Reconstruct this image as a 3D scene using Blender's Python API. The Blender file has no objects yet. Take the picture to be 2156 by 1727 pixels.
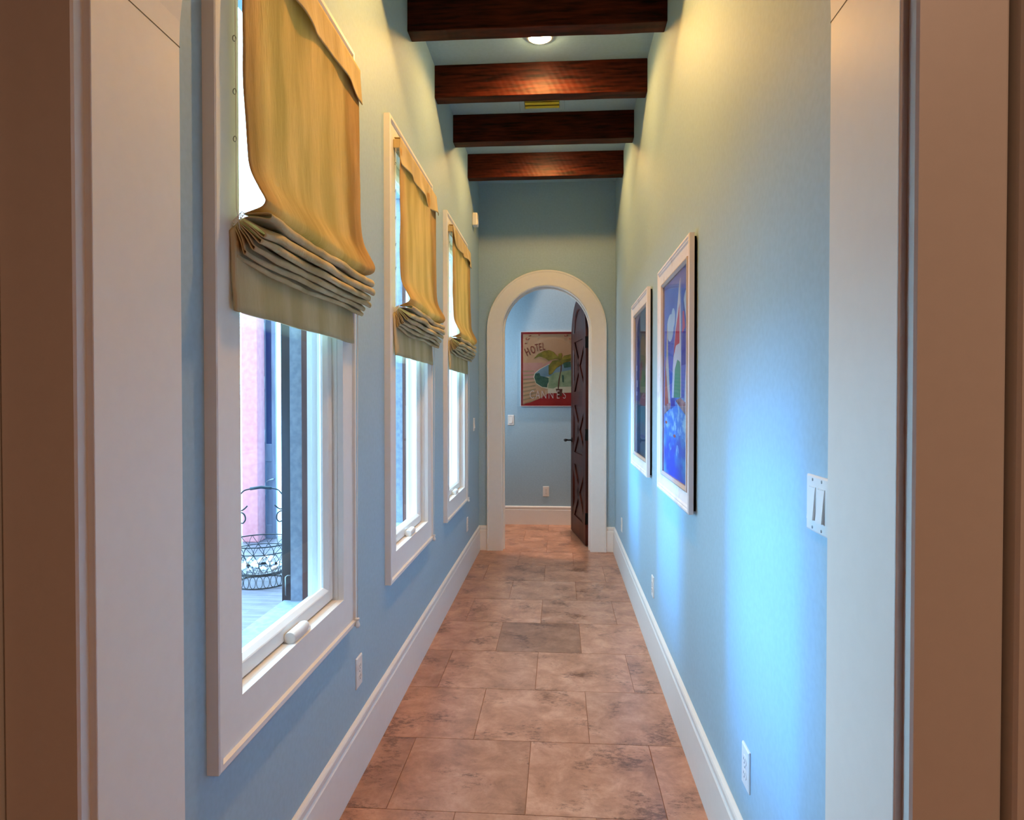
import bpy, bmesh, math, random
from mathutils import Vector, Matrix, noise
random.seed(7)
S = bpy.context.scene
COL = S.collection
PI = math.pi
R = math.radians

# ------------------------------------------------------------------ helpers
def lin(r, g, b):
    def c(v):
        v /= 255.0
        return v / 12.92 if v <= 0.04045 else ((v + 0.055) / 1.055) ** 2.4
    return (c(r), c(g), c(b), 1.0)

def mat(name, col, rough=0.5, spec=0.5, metal=0.0):
    m = bpy.data.materials.new(name); m.use_nodes = True
    b = m.node_tree.nodes['Principled BSDF']
    b.inputs['Base Color'].default_value = col
    b.inputs['Roughness'].default_value = rough
    b.inputs['Specular IOR Level'].default_value = spec
    b.inputs['Metallic'].default_value = metal
    return m

def nd(m, t, **kw):
    n = m.node_tree.nodes.new(t)
    for k, v in kw.items():
        if k in n.inputs: n.inputs[k].default_value = v
        else: setattr(n, k, v)
    return n

def lk(m, a, ao, b, bi):
    m.node_tree.links.new(a.outputs[ao], b.inputs[bi])

def bump(m, tex, out, strength=0.1, dist=0.01):
    b = nd(m, 'ShaderNodeBump')
    b.inputs['Strength'].default_value = strength
    b.inputs['Distance'].default_value = dist
    lk(m, tex, out, b, 'Height')
    lk(m, b, 'Normal', m.node_tree.nodes['Principled BSDF'], 'Normal')

def noisy(m, c1, c2, scale=4.0, detail=6.0, stretch=(1, 1, 1), lo=0.35, hi=0.65, bumpy=0.0, coord='Object'):
    tc = nd(m, 'ShaderNodeTexCoord'); mp = nd(m, 'ShaderNodeMapping')
    mp.inputs['Scale'].default_value = stretch
    lk(m, tc, coord, mp, 'Vector')
    n = nd(m, 'ShaderNodeTexNoise', Scale=scale, Detail=detail)
    lk(m, mp, 'Vector', n, 'Vector')
    r = nd(m, 'ShaderNodeValToRGB')
    r.color_ramp.elements[0].position = lo; r.color_ramp.elements[0].color = c1
    r.color_ramp.elements[1].position = hi; r.color_ramp.elements[1].color = c2
    lk(m, n, 'Fac', r, 'Fac')
    lk(m, r, 'Color', m.node_tree.nodes['Principled BSDF'], 'Base Color')
    if bumpy: bump(m, n, 'Fac', bumpy, 0.004)
    return n

def sc(c, k): return (c[0] * k, c[1] * k, c[2] * k, 1)

class MB:
    """collects shapes and links them as ONE mesh object"""
    def __init__(s): s.v = []; s.f = []; s.mi = []; s.sm = []
    def add(s, vs, fs, mi=0, smooth=False):
        o = len(s.v); s.v += [tuple(p) for p in vs]
        for f in fs:
            s.f.append(tuple(i + o for i in f)); s.mi.append(mi); s.sm.append(smooth)
        return s
    def box(s, x0, x1, y0, y1, z0, z1, mi=0, M=None):
        vs = [Vector((x, y, z)) for z in (z0, z1) for y in (y0, y1) for x in (x0, x1)]
        if M is not None: vs = [M @ p for p in vs]
        return s.add(vs, [(0, 2, 3, 1), (4, 5, 7, 6), (0, 1, 5, 4), (2, 6, 7, 3), (0, 4, 6, 2), (1, 3, 7, 5)], mi)
    def tube(s, pts, r, n=8, closed=False, mi=0):
        pts = [Vector(p) for p in pts]; N = len(pts)
        rs = r if isinstance(r, (list, tuple)) else [r] * N
        t0 = (pts[1] - pts[0]).normalized()
        up = Vector((0, 0, 1)) if abs(t0.z) < 0.9 else Vector((1, 0, 0))
        u = t0.cross(up).normalized(); vs = []
        for i, p in enumerate(pts):
            if closed: t = pts[(i + 1) % N] - pts[i - 1]
            else: t = pts[min(i + 1, N - 1)] - pts[max(i - 1, 0)]
            t.normalize(); u = (u - t * u.dot(t)).normalized(); w = t.cross(u)
            for k in range(n):
                a = 2 * PI * k / n
                vs.append(p + (u * math.cos(a) + w * math.sin(a)) * rs[i])
        fs = []
        for i in range(N if closed else N - 1):
            j = (i + 1) % N
            for k in range(n):
                l = (k + 1) % n
                fs.append((i * n + k, i * n + l, j * n + l, j * n + k))
        if not closed:
            fs.append(tuple(range(n))[::-1]); fs.append(tuple((N - 1) * n + k for k in range(n)))
        return s.add(vs, fs, mi, True)
    def lathe(s, prof, n=24, M=None, mi=0, smooth=True):
        vs = []
        for r, z in prof:
            for k in range(n):
                a = 2 * PI * k / n; vs.append(Vector((r * math.cos(a), r * math.sin(a), z)))
        if M is not None: vs = [M @ p for p in vs]
        fs = []
        for i in range(len(prof) - 1):
            for k in range(n):
                l = (k + 1) % n; fs.append((i * n + k, i * n + l, (i + 1) * n + l, (i + 1) * n + k))
        fs.append(tuple(range(n))[::-1]); fs.append(tuple((len(prof) - 1) * n + k for k in range(n)))
        return s.add(vs, fs, mi, smooth)
    def prism(s, poly, d0, d1, fn, mi=0):
        """polygon in (a,b) extruded along d, mapped by fn(a,b,d)"""
        n = len(poly)
        vs = [fn(a, b, d0) for a, b in poly] + [fn(a, b, d1) for a, b in poly]
        fs = [tuple(range(n))[::-1], tuple(range(n, 2 * n))] + [(i, (i + 1) % n, n + (i + 1) % n, n + i) for i in range(n)]
        return s.add(vs, fs, mi)
    def sweep(s, rows, closed_path=False, mi=0, smooth=False):
        """rows: list of cross sections (closed loops of points)"""
        n = len(rows[0]); N = len(rows)
        vs = [p for r in rows for p in r]; fs = []
        for i in range(N if closed_path else N - 1):
            j = (i + 1) % N
            for k in range(n):
                l = (k + 1) % n; fs.append((i * n + k, i * n + l, j * n + l, j * n + k))
        if not closed_path:
            fs.append(tuple(range(n))[::-1]); fs.append(tuple((N - 1) * n + k for k in range(n)))
        return s.add(vs, fs, mi, smooth)
    def grid(s, rows, mi=0, smooth=True):
        n = len(rows[0]); vs = [p for r in rows for p in r]; fs = []
        for i in range(len(rows) - 1):
            for k in range(n - 1):
                fs.append((i * n + k, i * n + k + 1, (i + 1) * n + k + 1, (i + 1) * n + k))
        return s.add(vs, fs, mi, smooth)
    def build(s, name, mats, parent=None, loc=None, bevel=0.0, seg=2, solid=0.0):
        me = bpy.data.meshes.new(name); me.from_pydata(s.v, [], s.f)
        if not isinstance(mats, (list, tuple)): mats = [mats]
        for m in mats: me.materials.append(m)
        for p, i, sm in zip(me.polygons, s.mi, s.sm): p.material_index = i; p.use_smooth = sm
        bm = bmesh.new(); bm.from_mesh(me)
        bmesh.ops.recalc_face_normals(bm, faces=bm.faces); bm.to_mesh(me); bm.free()
        o = bpy.data.objects.new(name, me); COL.objects.link(o)
        if parent is not None: o.parent = parent
        if loc is not None: o.location = loc
        if solid:
            md = o.modifiers.new('s', 'SOLIDIFY'); md.thickness = solid; md.offset = 0
        if bevel:
            md = o.modifiers.new('b', 'BEVEL'); md.width = bevel; md.segments = seg; md.limit_method = 'ANGLE'; md.angle_limit = R(40)
        return o

def tag(o, label=None, cat=None, group=None, kind=None):
    if label: o['label'] = label
    if cat: o['category'] = cat
    if group: o['group'] = group
    if kind: o['kind'] = kind
    return o

def thing(name, label, cat, loc=(0, 0, 0), rotz=0.0, group=None, kind=None):
    o = bpy.data.objects.new(name, None); COL.objects.link(o)
    o.empty_display_size = 0.1; o.location = loc; o.rotation_euler = (0, 0, rotz)
    return tag(o, label, cat, group, kind)

def rect_rows(a0, a1, b0, b1, prof, fn):
    """mitred rectangular frame; prof = closed loop of (inset, depth)"""
    rows = []
    for ca, cb, sa, sb in ((a0, b0, 1, 1), (a1, b0, -1, 1), (a1, b1, -1, -1), (a0, b1, 1, -1)):
        rows.append([fn(ca + sa * i, cb + sb * i, d) for i, d in prof])
    return rows

def arch_rows(cx, zs, prof, z0=0.0, n=40):
    """prof = closed loop of (radius, y): leg, semicircle, leg"""
    rows = [[(cx - r, y, z0) for r, y in prof]]
    for k in range(n + 1):
        a = PI * k / n
        rows.append([(cx - r * math.cos(a), y, zs + r * math.sin(a)) for r, y in prof])
    rows.append([(cx + r, y, z0) for r, y in prof])
    return rows

def arch_wall(mb, x0, x1, z1, cx, rr, zs, y0, y1, n=40, mi=0):
    f2 = lambda a, b, d: (a, d, b)
    mb.prism([(x0, 0), (cx - rr, 0), (cx - rr, zs), (cx - rr, z1), (x0, z1)], y0, y1, f2, mi)
    mb.prism([(cx + rr, 0), (x1, 0), (x1, z1), (cx + rr, z1), (cx + rr, zs)], y0, y1, f2, mi)
    P = [(cx - rr * math.cos(PI * k / n), zs + rr * math.sin(PI * k / n)) for k in range(n + 1)]
    vs = []
    for x, z in P:
        vs += [(x, y0, z), (x, y0, z1), (x, y1, z), (x, y1, z1)]
    fs = []
    for k in range(n):
        i, j = 4 * k, 4 * k + 4
        fs += [(i, j, j + 1, i + 1), (i + 2, i + 3, j + 3, j + 2), (i, i + 2, j + 2, j), (i + 1, j + 1, j + 3, i + 3)]
    mb.add(vs, fs, mi)

def holed_wall(mb, x0, x1, ys, zs, holes, mi=0):
    """wall slab between x0..x1 on a (y,z) grid; holes = set of cells left out"""
    ny, nz = len(ys) - 1, len(zs) - 1
    for i in range(ny):
        for j in range(nz):
            if (i, j) in holes: continue
            a, b, c, d = ys[i], ys[i + 1], zs[j], zs[j + 1]
            for x in (x0, x1): mb.add([(x, a, c), (x, b, c), (x, b, d), (x, a, d)], [(0, 1, 2, 3)], mi)
            for (di, dj, q) in ((-1, 0, [(x0, a, c), (x1, a, c), (x1, a, d), (x0, a, d)]), (1, 0, [(x0, b, c), (x1, b, c), (x1, b, d), (x0, b, d)]),
                                (0, -1, [(x0, a, c), (x1, a, c), (x1, b, c), (x0, b, c)]), (0, 1, [(x0, a, d), (x1, a, d), (x1, b, d), (x0, b, d)])):
                k = (i + di, j + dj)
                if k in holes or not (0 <= k[0] < ny and 0 <= k[1] < nz): mb.add(q, [(0, 1, 2, 3)], mi)

def smooth_line(P, m=6):
    """Catmull-Rom through the points"""
    out = []
    for i in range(len(P) - 1):
        p0, p1, p2, p3 = P[max(i - 1, 0)], P[i], P[i + 1], P[min(i + 2, len(P) - 1)]
        for k in range(m):
            t = k / m
            out.append(tuple(0.5 * (2 * b + (c - a) * t + (2 * a - 5 * b + 4 * c - d) * t * t + (3 * b - a - 3 * c + d) * t ** 3) for a, b, c, d in zip(p0, p1, p2, p3)))
    out.append(tuple(P[-1])); return out

# ------------------------------------------------------------------ sizes (metres)
XL, XR = -0.752, 0.5205          # hall wall faces
YB = 6.28                        # wall with the far arch
YF = 7.603                       # wall of the cross corridor
ZC = 3.44                        # ceiling
XO = -0.915                      # outer face of the window wall
WY = [1.377, 2.853, 4.329]       # near outer edge of each window casing
WW, WB, WT = 0.98, 0.613, 2.651  # casing width, bottom, top

# ------------------------------------------------------------------ materials
WALL = lin(160, 187, 200)
m_wall = mat('blue_paint', WALL, 0.6, 0.25); noisy(m_wall, sc(WALL, 0.97), sc(WALL, 1.03), 60, 3, bumpy=0.06)
TRIM = lin(230, 228, 222)
m_trim = mat('white_trim_paint', TRIM, 0.42, 0.4); noisy(m_trim, sc(TRIM, 0.99), sc(TRIM, 1.01), 30, 3, bumpy=0.015)
m_dark_wall = mat('tan_paint', lin(150, 105, 75), 0.6); noisy(m_dark_wall, lin(145, 100, 70), lin(156, 110, 80), 30, 3)
m_plastic = mat('white_plastic', lin(226, 224, 218), 0.35, 0.5)
m_slot = mat('dark_slot', lin(30, 28, 26), 0.6)
m_screw = mat('screw_metal', lin(150, 150, 148), 0.35, 0.5, 1.0)
m_black = mat('black_iron', lin(16, 14, 13), 0.45, 0.5, 0.6)
m_cord = mat('white_cord', lin(230, 228, 222), 0.6)

# ceiling beam: dark mahogany with diagonal saw marks
m_beam = mat('dark_beam_wood', lin(60, 26, 16), 0.5, 0.12)
tc = nd(m_beam, 'ShaderNodeTexCoord'); mp = nd(m_beam, 'ShaderNodeMapping'); mp.inputs['Scale'].default_value = (2.2, 9, 22)
lk(m_beam, tc, 'Object', mp, 'Vector'); n1 = nd(m_beam, 'ShaderNodeTexNoise', Scale=3.0, Detail=8.0); lk(m_beam, mp, 'Vector', n1, 'Vector')
r1 = nd(m_beam, 'ShaderNodeValToRGB'); r1.color_ramp.elements[0].color = lin(22, 8, 5); r1.color_ramp.elements[1].color = lin(80, 29, 15)
r1.color_ramp.elements[0].position = 0.3; r1.color_ramp.elements[1].position = 0.72
lk(m_beam, n1, 'Fac', r1, 'Fac')
wv = nd(m_beam, 'ShaderNodeTexWave', Scale=9.0, Distortion=1.6, Detail=3.0); mp2 = nd(m_beam, 'ShaderNodeMapping')
mp2.inputs['Rotation'].default_value = (0, R(28), 0); lk(m_beam, tc, 'Object', mp2, 'Vector'); lk(m_beam, mp2, 'Vector', wv, 'Vector')
bump(m_beam, wv, 'Fac', 0.18, 0.003)
lk(m_beam, r1, 'Color', m_beam.node_tree.nodes['Principled BSDF'], 'Base Color')

# door wood
m_door = mat('dark_door_wood', lin(70, 30, 20), 0.45, 0.3); noisy(m_door, lin(42, 15, 9), lin(84, 34, 21), 3, 8, stretch=(9, 9, 0.8), bumpy=0.15)
m_door_in = mat('door_panel_wood', lin(80, 36, 22), 0.45, 0.4); noisy(m_door_in, lin(44, 17, 10), lin(84, 36, 23), 3, 8, stretch=(9, 9, 0.8), bumpy=0.12)

# travertine
m_tile = mat('travertine', lin(200, 165, 140), 0.3, 0.5)
at_ = nd(m_tile, 'ShaderNodeAttribute', attribute_name='tone')
tc = nd(m_tile, 'ShaderNodeTexCoord')
off = nd(m_tile, 'ShaderNodeVectorMath', operation='ADD'); mulv = nd(m_tile, 'ShaderNodeVectorMath', operation='SCALE'); mulv.inputs['Scale'].default_value = 37.0
lk(m_tile, at_, 'Vector', mulv, 0); lk(m_tile, tc, 'Object', off, 0); lk(m_tile, mulv, 0, off, 1)
nA = nd(m_tile, 'ShaderNodeTexNoise', Scale=6.5, Detail=12.0, Roughness=0.74, Distortion=0.3); lk(m_tile, off, 0, nA, 'Vector')
rA = nd(m_tile, 'ShaderNodeValToRGB'); e = rA.color_ramp.elements
e[0].position = 0.32; e[0].color = lin(150, 118, 98); e[1].position = 0.66; e[1].color = lin(216, 184, 164)
e2 = rA.color_ramp.elements.new(0.5); e2.color = lin(190, 154, 132)
lk(m_tile, nA, 'Fac', rA, 'Fac')
nB = nd(m_tile, 'ShaderNodeTexNoise', Scale=34.0, Detail=8.0, Roughness=0.8); mpB = nd(m_tile, 'ShaderNodeMapping'); mpB.inputs['Scale'].default_value = (1, 1.7, 1)
lk(m_tile, off, 0, mpB, 'Vector'); lk(m_tile, mpB, 'Vector', nB, 'Vector')
nP = nd(m_tile, 'ShaderNodeTexNoise', Scale=5.0, Detail=3.0); lk(m_tile, off, 0, nP, 'Vector')
mulm = nd(m_tile, 'ShaderNodeMath', operation='MULTIPLY'); lk(m_tile, nB, 'Fac', mulm, 0); lk(m_tile, nP, 'Fac', mulm, 1)
rB = nd(m_tile, 'ShaderNodeValToRGB'); rB.color_ramp.elements[0].position = 0.285; rB.color_ramp.elements[0].color = (0, 0, 0, 1); rB.color_ramp.elements[1].position = 0.37; rB.color_ramp.elements[1].color = (1, 1, 1, 1)
lk(m_tile, mulm, 0, rB, 'Fac')
mx = nd(m_tile, 'ShaderNodeMix', data_type='RGBA', blend_type='MIX'); lk(m_tile, rA, 'Color', mx, 6); mx.inputs[7].default_value = lin(92, 66, 52)
sm = nd(m_tile, 'ShaderNodeMath', operation='MULTIPLY'); lk(m_tile, rB, 'Color', sm, 0); sm.inputs[1].default_value = 0.75; lk(m_tile, sm, 0, mx, 0)
sepT = nd(m_tile, 'ShaderNodeSeparateColor'); lk(m_tile, at_, 'Color', sepT, 'Color')
mlt = nd(m_tile, 'ShaderNodeMix', data_type='RGBA', blend_type='MULTIPLY'); mlt.inputs[0].default_value = 1.0
cmb = nd(m_tile, 'ShaderNodeCombineColor')
for ch, k in (('Red', 0.90), ('Green', 0.71), ('Blue', 0.59)):
    mm = nd(m_tile, 'ShaderNodeMath', operation='MULTIPLY'); lk(m_tile, sepT, 'Red', mm, 0); mm.inputs[1].default_value = k; lk(m_tile, mm, 0, cmb, ch)
lk(m_tile, mx, 2, mlt, 6); lk(m_tile, cmb, 'Color', mlt, 7)
lk(m_tile, mlt, 2, m_tile.node_tree.nodes['Principled BSDF'], 'Base Color')
bump(m_tile, nB, 'Fac', 0.05, 0.002)
m_grout = mat('grout', lin(150, 112, 88), 0.8, 0.2)

# linen
def fabric(name, c1, c2, transl, tcol):
    m = mat(name, c1, 0.9, 0.1)
    n = noisy(m, c1, c2, 9, 10, stretch=(1, 1, 0.22), lo=0.38, hi=0.62)
    b = m.node_tree.nodes['Principled BSDF']
    tr = nd(m, 'ShaderNodeBsdfTranslucent'); tr.inputs['Color'].default_value = tcol
    mix = nd(m, 'ShaderNodeMixShader'); mix.inputs[0].default_value = transl
    out = m.node_tree.nodes['Material Output']
    lk(m, b, 'BSDF', mix, 1); lk(m, tr, 'BSDF', mix, 2); lk(m, mix, 'Shader', out, 'Surface')
    tcn = nd(m, 'ShaderNodeTexCoord')
    w1 = nd(m, 'ShaderNodeTexNoise', Scale=40.0, Detail=4.0); mpp = nd(m, 'ShaderNodeMapping'); mpp.inputs['Scale'].default_value = (1, 4, 0.6)
    lk(m, tcn, 'Object', mpp, 'Vector'); lk(m, mpp, 'Vector', w1, 'Vector')
    w2 = nd(m, 'ShaderNodeTexNoise', Scale=7.0, Detail=5.0); mp3 = nd(m, 'ShaderNodeMapping'); mp3.inputs['Scale'].default_value = (1, 1.6, 0.45); mp3.inputs['Rotation'].default_value = (R(20), 0, 0)
    lk(m, tcn, 'Object', mp3, 'Vector'); lk(m, mp3, 'Vector', w2, 'Vector')
    ad = nd(m, 'ShaderNodeMath', operation='MULTIPLY_ADD'); lk(m, w2, 'Fac', ad, 0); ad.inputs[1].default_value = 9.0; lk(m, w1, 'Fac', ad, 2)
    bump(m, ad, 0, 0.6, 0.004)
    return m
m_linen = fabric('golden_linen', lin(168, 138, 82), lin(212, 178, 122), 0.33, lin(230, 186, 118))
m_linen2 = fabric('olive_linen', lin(192, 172, 126), lin(214, 195, 152), 0.12, lin(220, 180, 120))
m_liner = fabric('linen_backing', lin(170, 150, 110), lin(184, 164, 124), 0.15, lin(210, 180, 120))

m_glass = bpy.data.materials.new('window_glass'); m_glass.use_nodes = True
nt = m_glass.node_tree; nt.nodes.remove(nt.nodes['Principled BSDF'])
g1 = nd(m_glass, 'ShaderNodeBsdfTransparent'); g1.inputs['Color'].default_value = (0.93, 0.96, 0.98, 1)
g2 = nd(m_glass, 'ShaderNodeBsdfGlossy'); g2.inputs['Roughness'].default_value = 0.02
gl = nd(m_glass, 'ShaderNodeLayerWeight'); gl.inputs['Blend'].default_value = 0.5
gp = nd(m_glass, 'ShaderNodeMath', operation='POWER'); lk(m_glass, gl, 'Facing', gp, 0); gp.inputs[1].default_value = 5.0
gf = nd(m_glass, 'ShaderNodeMath', operation='MULTIPLY_ADD'); lk(m_glass, gp, 0, gf, 0); gf.inputs[1].default_value = 0.35; gf.inputs[2].default_value = 0.02
gm = nd(m_glass, 'ShaderNodeMixShader')
lk(m_glass, gf, 0, gm, 0); lk(m_glass, g1, 'BSDF', gm, 1); lk(m_glass, g2, 'BSDF', gm, 2); lk(m_glass, gm, 'Shader', nt.nodes['Material Output'], 'Surface')

def emis(name, col, k):
    m = bpy.data.materials.new(name); m.use_nodes = True
    b = m.node_tree.nodes['Principled BSDF']; b.inputs['Base Color'].default_value = col
    b.inputs['Emission Color'].default_value = col; b.inputs['Emission Strength'].default_value = k
    return m
m_lamp = emis('lamp_lens', (1.0, 0.74, 0.34, 1), 110)

# ------------------------------------------------------------------ floor
TY0, TP, TX = 2.2688, 0.4935, 0.4822
ZONES = ((-2.6, 1.24, -2.9, 2.9), (1.24, YB + 0.14, -0.80, 0.56), (YB + 0.14, YF, -1.5, 2.9))
mb = MB()
for c_, d_, a_, b_ in ZONES: mb.box(a_, b_, c_, d_, -0.03, -0.003, 1)
special = {(0, -2): 0.80, (0, -1): 0.92, (1, -1): 1.06, (2, -2): 0.84, (2, -1): 1.0, (3, -1): 0.70, (4, -1): 1.03, (5, -1): 0.93}
tones = []
k0 = int((-2.6 - TY0) / TP) - 1
for k in range(k0, 12):
    y0, y1 = TY0 + k * TP, TY0 + (k + 1) * TP
    x0 = -0.114 if k % 2 == 0 else 0.128
    for i in range(-7, 7):
        a, b = x0 + i * TX, x0 + (i + 1) * TX
        t = special.get((k, i), random.uniform(0.9, 1.05)); u, v = random.random(), random.random()
        for zc_, zd_, za_, zb_ in ZONES:
            aa, bb, cc, dd = max(a, za_), min(b, zb_), max(y0, zc_), min(y1, zd_)
            if bb - aa < 0.01 or dd - cc < 0.01: continue
            g = 0.0013; gc = g if cc == y0 else 0.0; gd = g if dd == y1 else 0.0
            nf = len(mb.f)
            mb.box(aa + g, bb - g, cc + gc, dd - gd, -0.006, 0.0, 0)
            tones += [(fi, t, u, v) for fi in range(nf, len(mb.f))]
floor = mb.build('floor', [m_tile, m_grout])
ca = floor.data.color_attributes.new('tone', 'FLOAT_COLOR', 'CORNER')
dft = [(1, 0, 0, 1)] * len(ca.data)
for fi, t, u, v in tones:
    for li in floor.data.polygons[fi].loop_indices: ca.data[li].color = (t, u, v, 1)
tag(floor, 'pink beige travertine tile floor in a running bond', 'floor', kind='structure')

# ------------------------------------------------------------------ walls and ceiling
ys = [1.24]; holes = set()
for y in WY: ys += [y + 0.113, y + WW - 0.118]
ys.append(YB)
zs_ = [0.0, 0.725, 2.54, ZC]
for w in range(3): holes.add((1 + 2 * w, 1))
mb = MB(); holed_wall(mb, XL, XO, ys, zs_, holes)
tag(mb.build('wall_left', m_wall), 'pale blue hallway wall pierced by three tall windows', 'wall', kind='structure')
mb = MB(); mb.box(XR, XR + 0.12, 1.24, YB, 0, ZC)
tag(mb.build('wall_right', m_wall), 'pale blue hallway wall carrying two framed pictures', 'wall', kind='structure')
mb = MB(); mb.box(XO, XR + 0.12, 1.24, YB + 0.14, ZC, ZC + 0.1)
tag(mb.build('ceiling', m_wall), 'pale blue hallway ceiling between dark beams', 'ceiling', kind='structure')
ACX, ARI, ARO, AZS = -0.117, 0.409, 0.559, 2.066
mb = MB(); arch_wall(mb, -1.5, 3.0, ZC + 0.1, ACX, ARI + 0.02, AZS, YB, YB + 0.14)
tag(mb.build('wall_back', m_wall), 'end wall of the hallway around the far arched doorway', 'wall', kind='structure')
mb = MB(); mb.box(-1.5, 3.0, YF, YF + 0.1, 0, 4.6)
tag(mb.build('wall_far', m_wall), 'blue wall of the cross corridor behind the poster', 'wall', kind='structure')
mb = MB(); mb.box(-1.5, 3.0, YB + 0.14, YF + 0.1, 4.5, 4.6); mb.box(-1.5, 3.0, YB + 0.04, YB + 0.14, ZC + 0.1, 4.6)
mb.box(-1.6, -1.5, YB + 0.04, YF + 0.1, 0, 4.6); mb.box(3.0, 3.1, YB + 0.04, YF + 0.1, 0, 4.6)
tag(mb.build('wall_corridor', m_wall), 'ceiling and end walls of the cross corridor', 'wall', kind='structure')

# near room (behind the camera) and near arch
NCX, NR, NZS = -0.1197, 0.6008, 2.09
mb = MB(); arch_wall(mb, -2.9, 2.9, 3.44, NCX, NR + 0.02, NZS, 0.996, 1.24)
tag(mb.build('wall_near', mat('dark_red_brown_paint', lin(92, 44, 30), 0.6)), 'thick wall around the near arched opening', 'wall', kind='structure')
mb = MB()
mb.box(-3.0, -2.9, -2.7, 1.24, 0, 3.2); mb.box(2.9, 3.0, -2.7, 1.24, 0, 3.2); mb.box(-3, 3, -2.7, -2.6, 0, 3.2); mb.box(-3, 3, -2.7, 0.996, 3.2, 3.3)
tag(mb.build('wall_room', m_dark_wall), 'tan walls of the room before the hallway', 'wall', kind='structure')

# near arch trim: jamb, casing, back band
t1 = thing('trim_1', 'white painted arched jamb and casing framing the near opening', 'trim', kind='structure')
mb = MB(); mb.sweep(arch_rows(NCX, NZS, [(NR, 0.994), (NR, 1.24), (NR + 0.03, 1.24), (NR + 0.03, 0.994)]))
mb.build('jamb', m_trim, t1, bevel=0.002)
mb = MB(); mb.sweep(arch_rows(NCX, NZS, [(0.6125, 0.996), (0.6125, 0.974), (0.616, 0.9705), (0.731, 0.9705), (0.735, 0.974), (0.735, 0.996)]))
mb.build('casing', m_trim, t1)
mb = MB(); mb.sweep(arch_rows(NCX, NZS, [(0.743, 0.996), (0.743, 0.962), (0.747, 0.957), (0.765, 0.957), (0.769, 0.962), (0.769, 0.996)]))
mb.build('back_band', m_trim, t1)
mb = MB(); mb.box(NCX - NR - 0.001, NCX - NR + 0.0004, 0.994, 1.24, NZS - 0.001, NZS + 0.001); mb.build('joint_line', m_slot, t1)
mb = MB(); mb.box(NCX + NR - 0.0004, NCX + NR + 0.001, 0.994, 1.24, NZS - 0.001, NZS + 0.001); mb.build('joint_line', m_slot, t1)

# far arch trim
t2 = thing('trim_2', 'white painted arched casing around the far doorway', 'trim', kind='structure')
mb = MB(); mb.sweep(arch_rows(ACX, AZS, [(ARI + 0.004, YB), (ARI + 0.004, YB - 0.022), (ARI + 0.01, YB - 0.026), (ARO - 0.02, YB - 0.026), (ARO - 0.016, YB - 0.03), (ARO - 0.004, YB - 0.03), (ARO, YB - 0.024), (ARO, YB)]))
mb.build('casing', m_trim, t2)
mb = MB(); mb.sweep(arch_rows(ACX, AZS, [(ARI, YB - 0.02), (ARI, YB + 0.16), (ARI + 0.025, YB + 0.16), (ARI + 0.025, YB - 0.02)]))
mb.build('jamb', m_trim, t2)
mb = MB(); mb.sweep(arch_rows(ACX, AZS, [(ARI - 0.014, YB + 0.05), (ARI - 0.014, YB + 0.09), (ARI + 0.002, YB + 0.09), (ARI + 0.002, YB + 0.05)]))
mb.build('door_stop', m_trim, t2)

# baseboards: profile (offset from wall, height)
def base_prof(t):
    return [(0, 0), (t, 0), (t, 0.186), (t - 0.006, 0.194), (t - 0.006, 0.2), (t, 0.206), (t, 0.222), (t - 0.003, 0.228), (0.003, 0.233), (0, 0.233)]
def baseboard(name, label, rows):
    mb = MB(); mb.sweep(rows); return tag(mb.build(name, m_trim), label, 'baseboard', kind='structure')
P = base_prof(0.016)
baseboard('baseboard_left', 'tall white baseboard below the windows', [[(XL + o, y, z) for o, z in base_prof(0.0135)] for y in (1.24, YB)])
baseboard('baseboard_right', 'tall white baseboard below the pictures', [[(XR - o, y, z) for o, z in P] for y in (1.24, YB)])
baseboard('baseboard_back', 'short white baseboard piece left of the far arch', [[(x, YB - o, z) for o, z in P] for x in (XL, ACX - ARO)])
baseboard('baseboard_end', 'short white baseboard piece right of the far arch', [[(x, YB - o, z) for o, z in P] for x in (ACX + ARO, XR)])
baseboard('baseboard_far', 'white baseboard of the cross corridor beyond the arch', [[(x, YF - o, z * 0.9) for o, z in P] for x in (-1.5, 3.0)])

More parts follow.
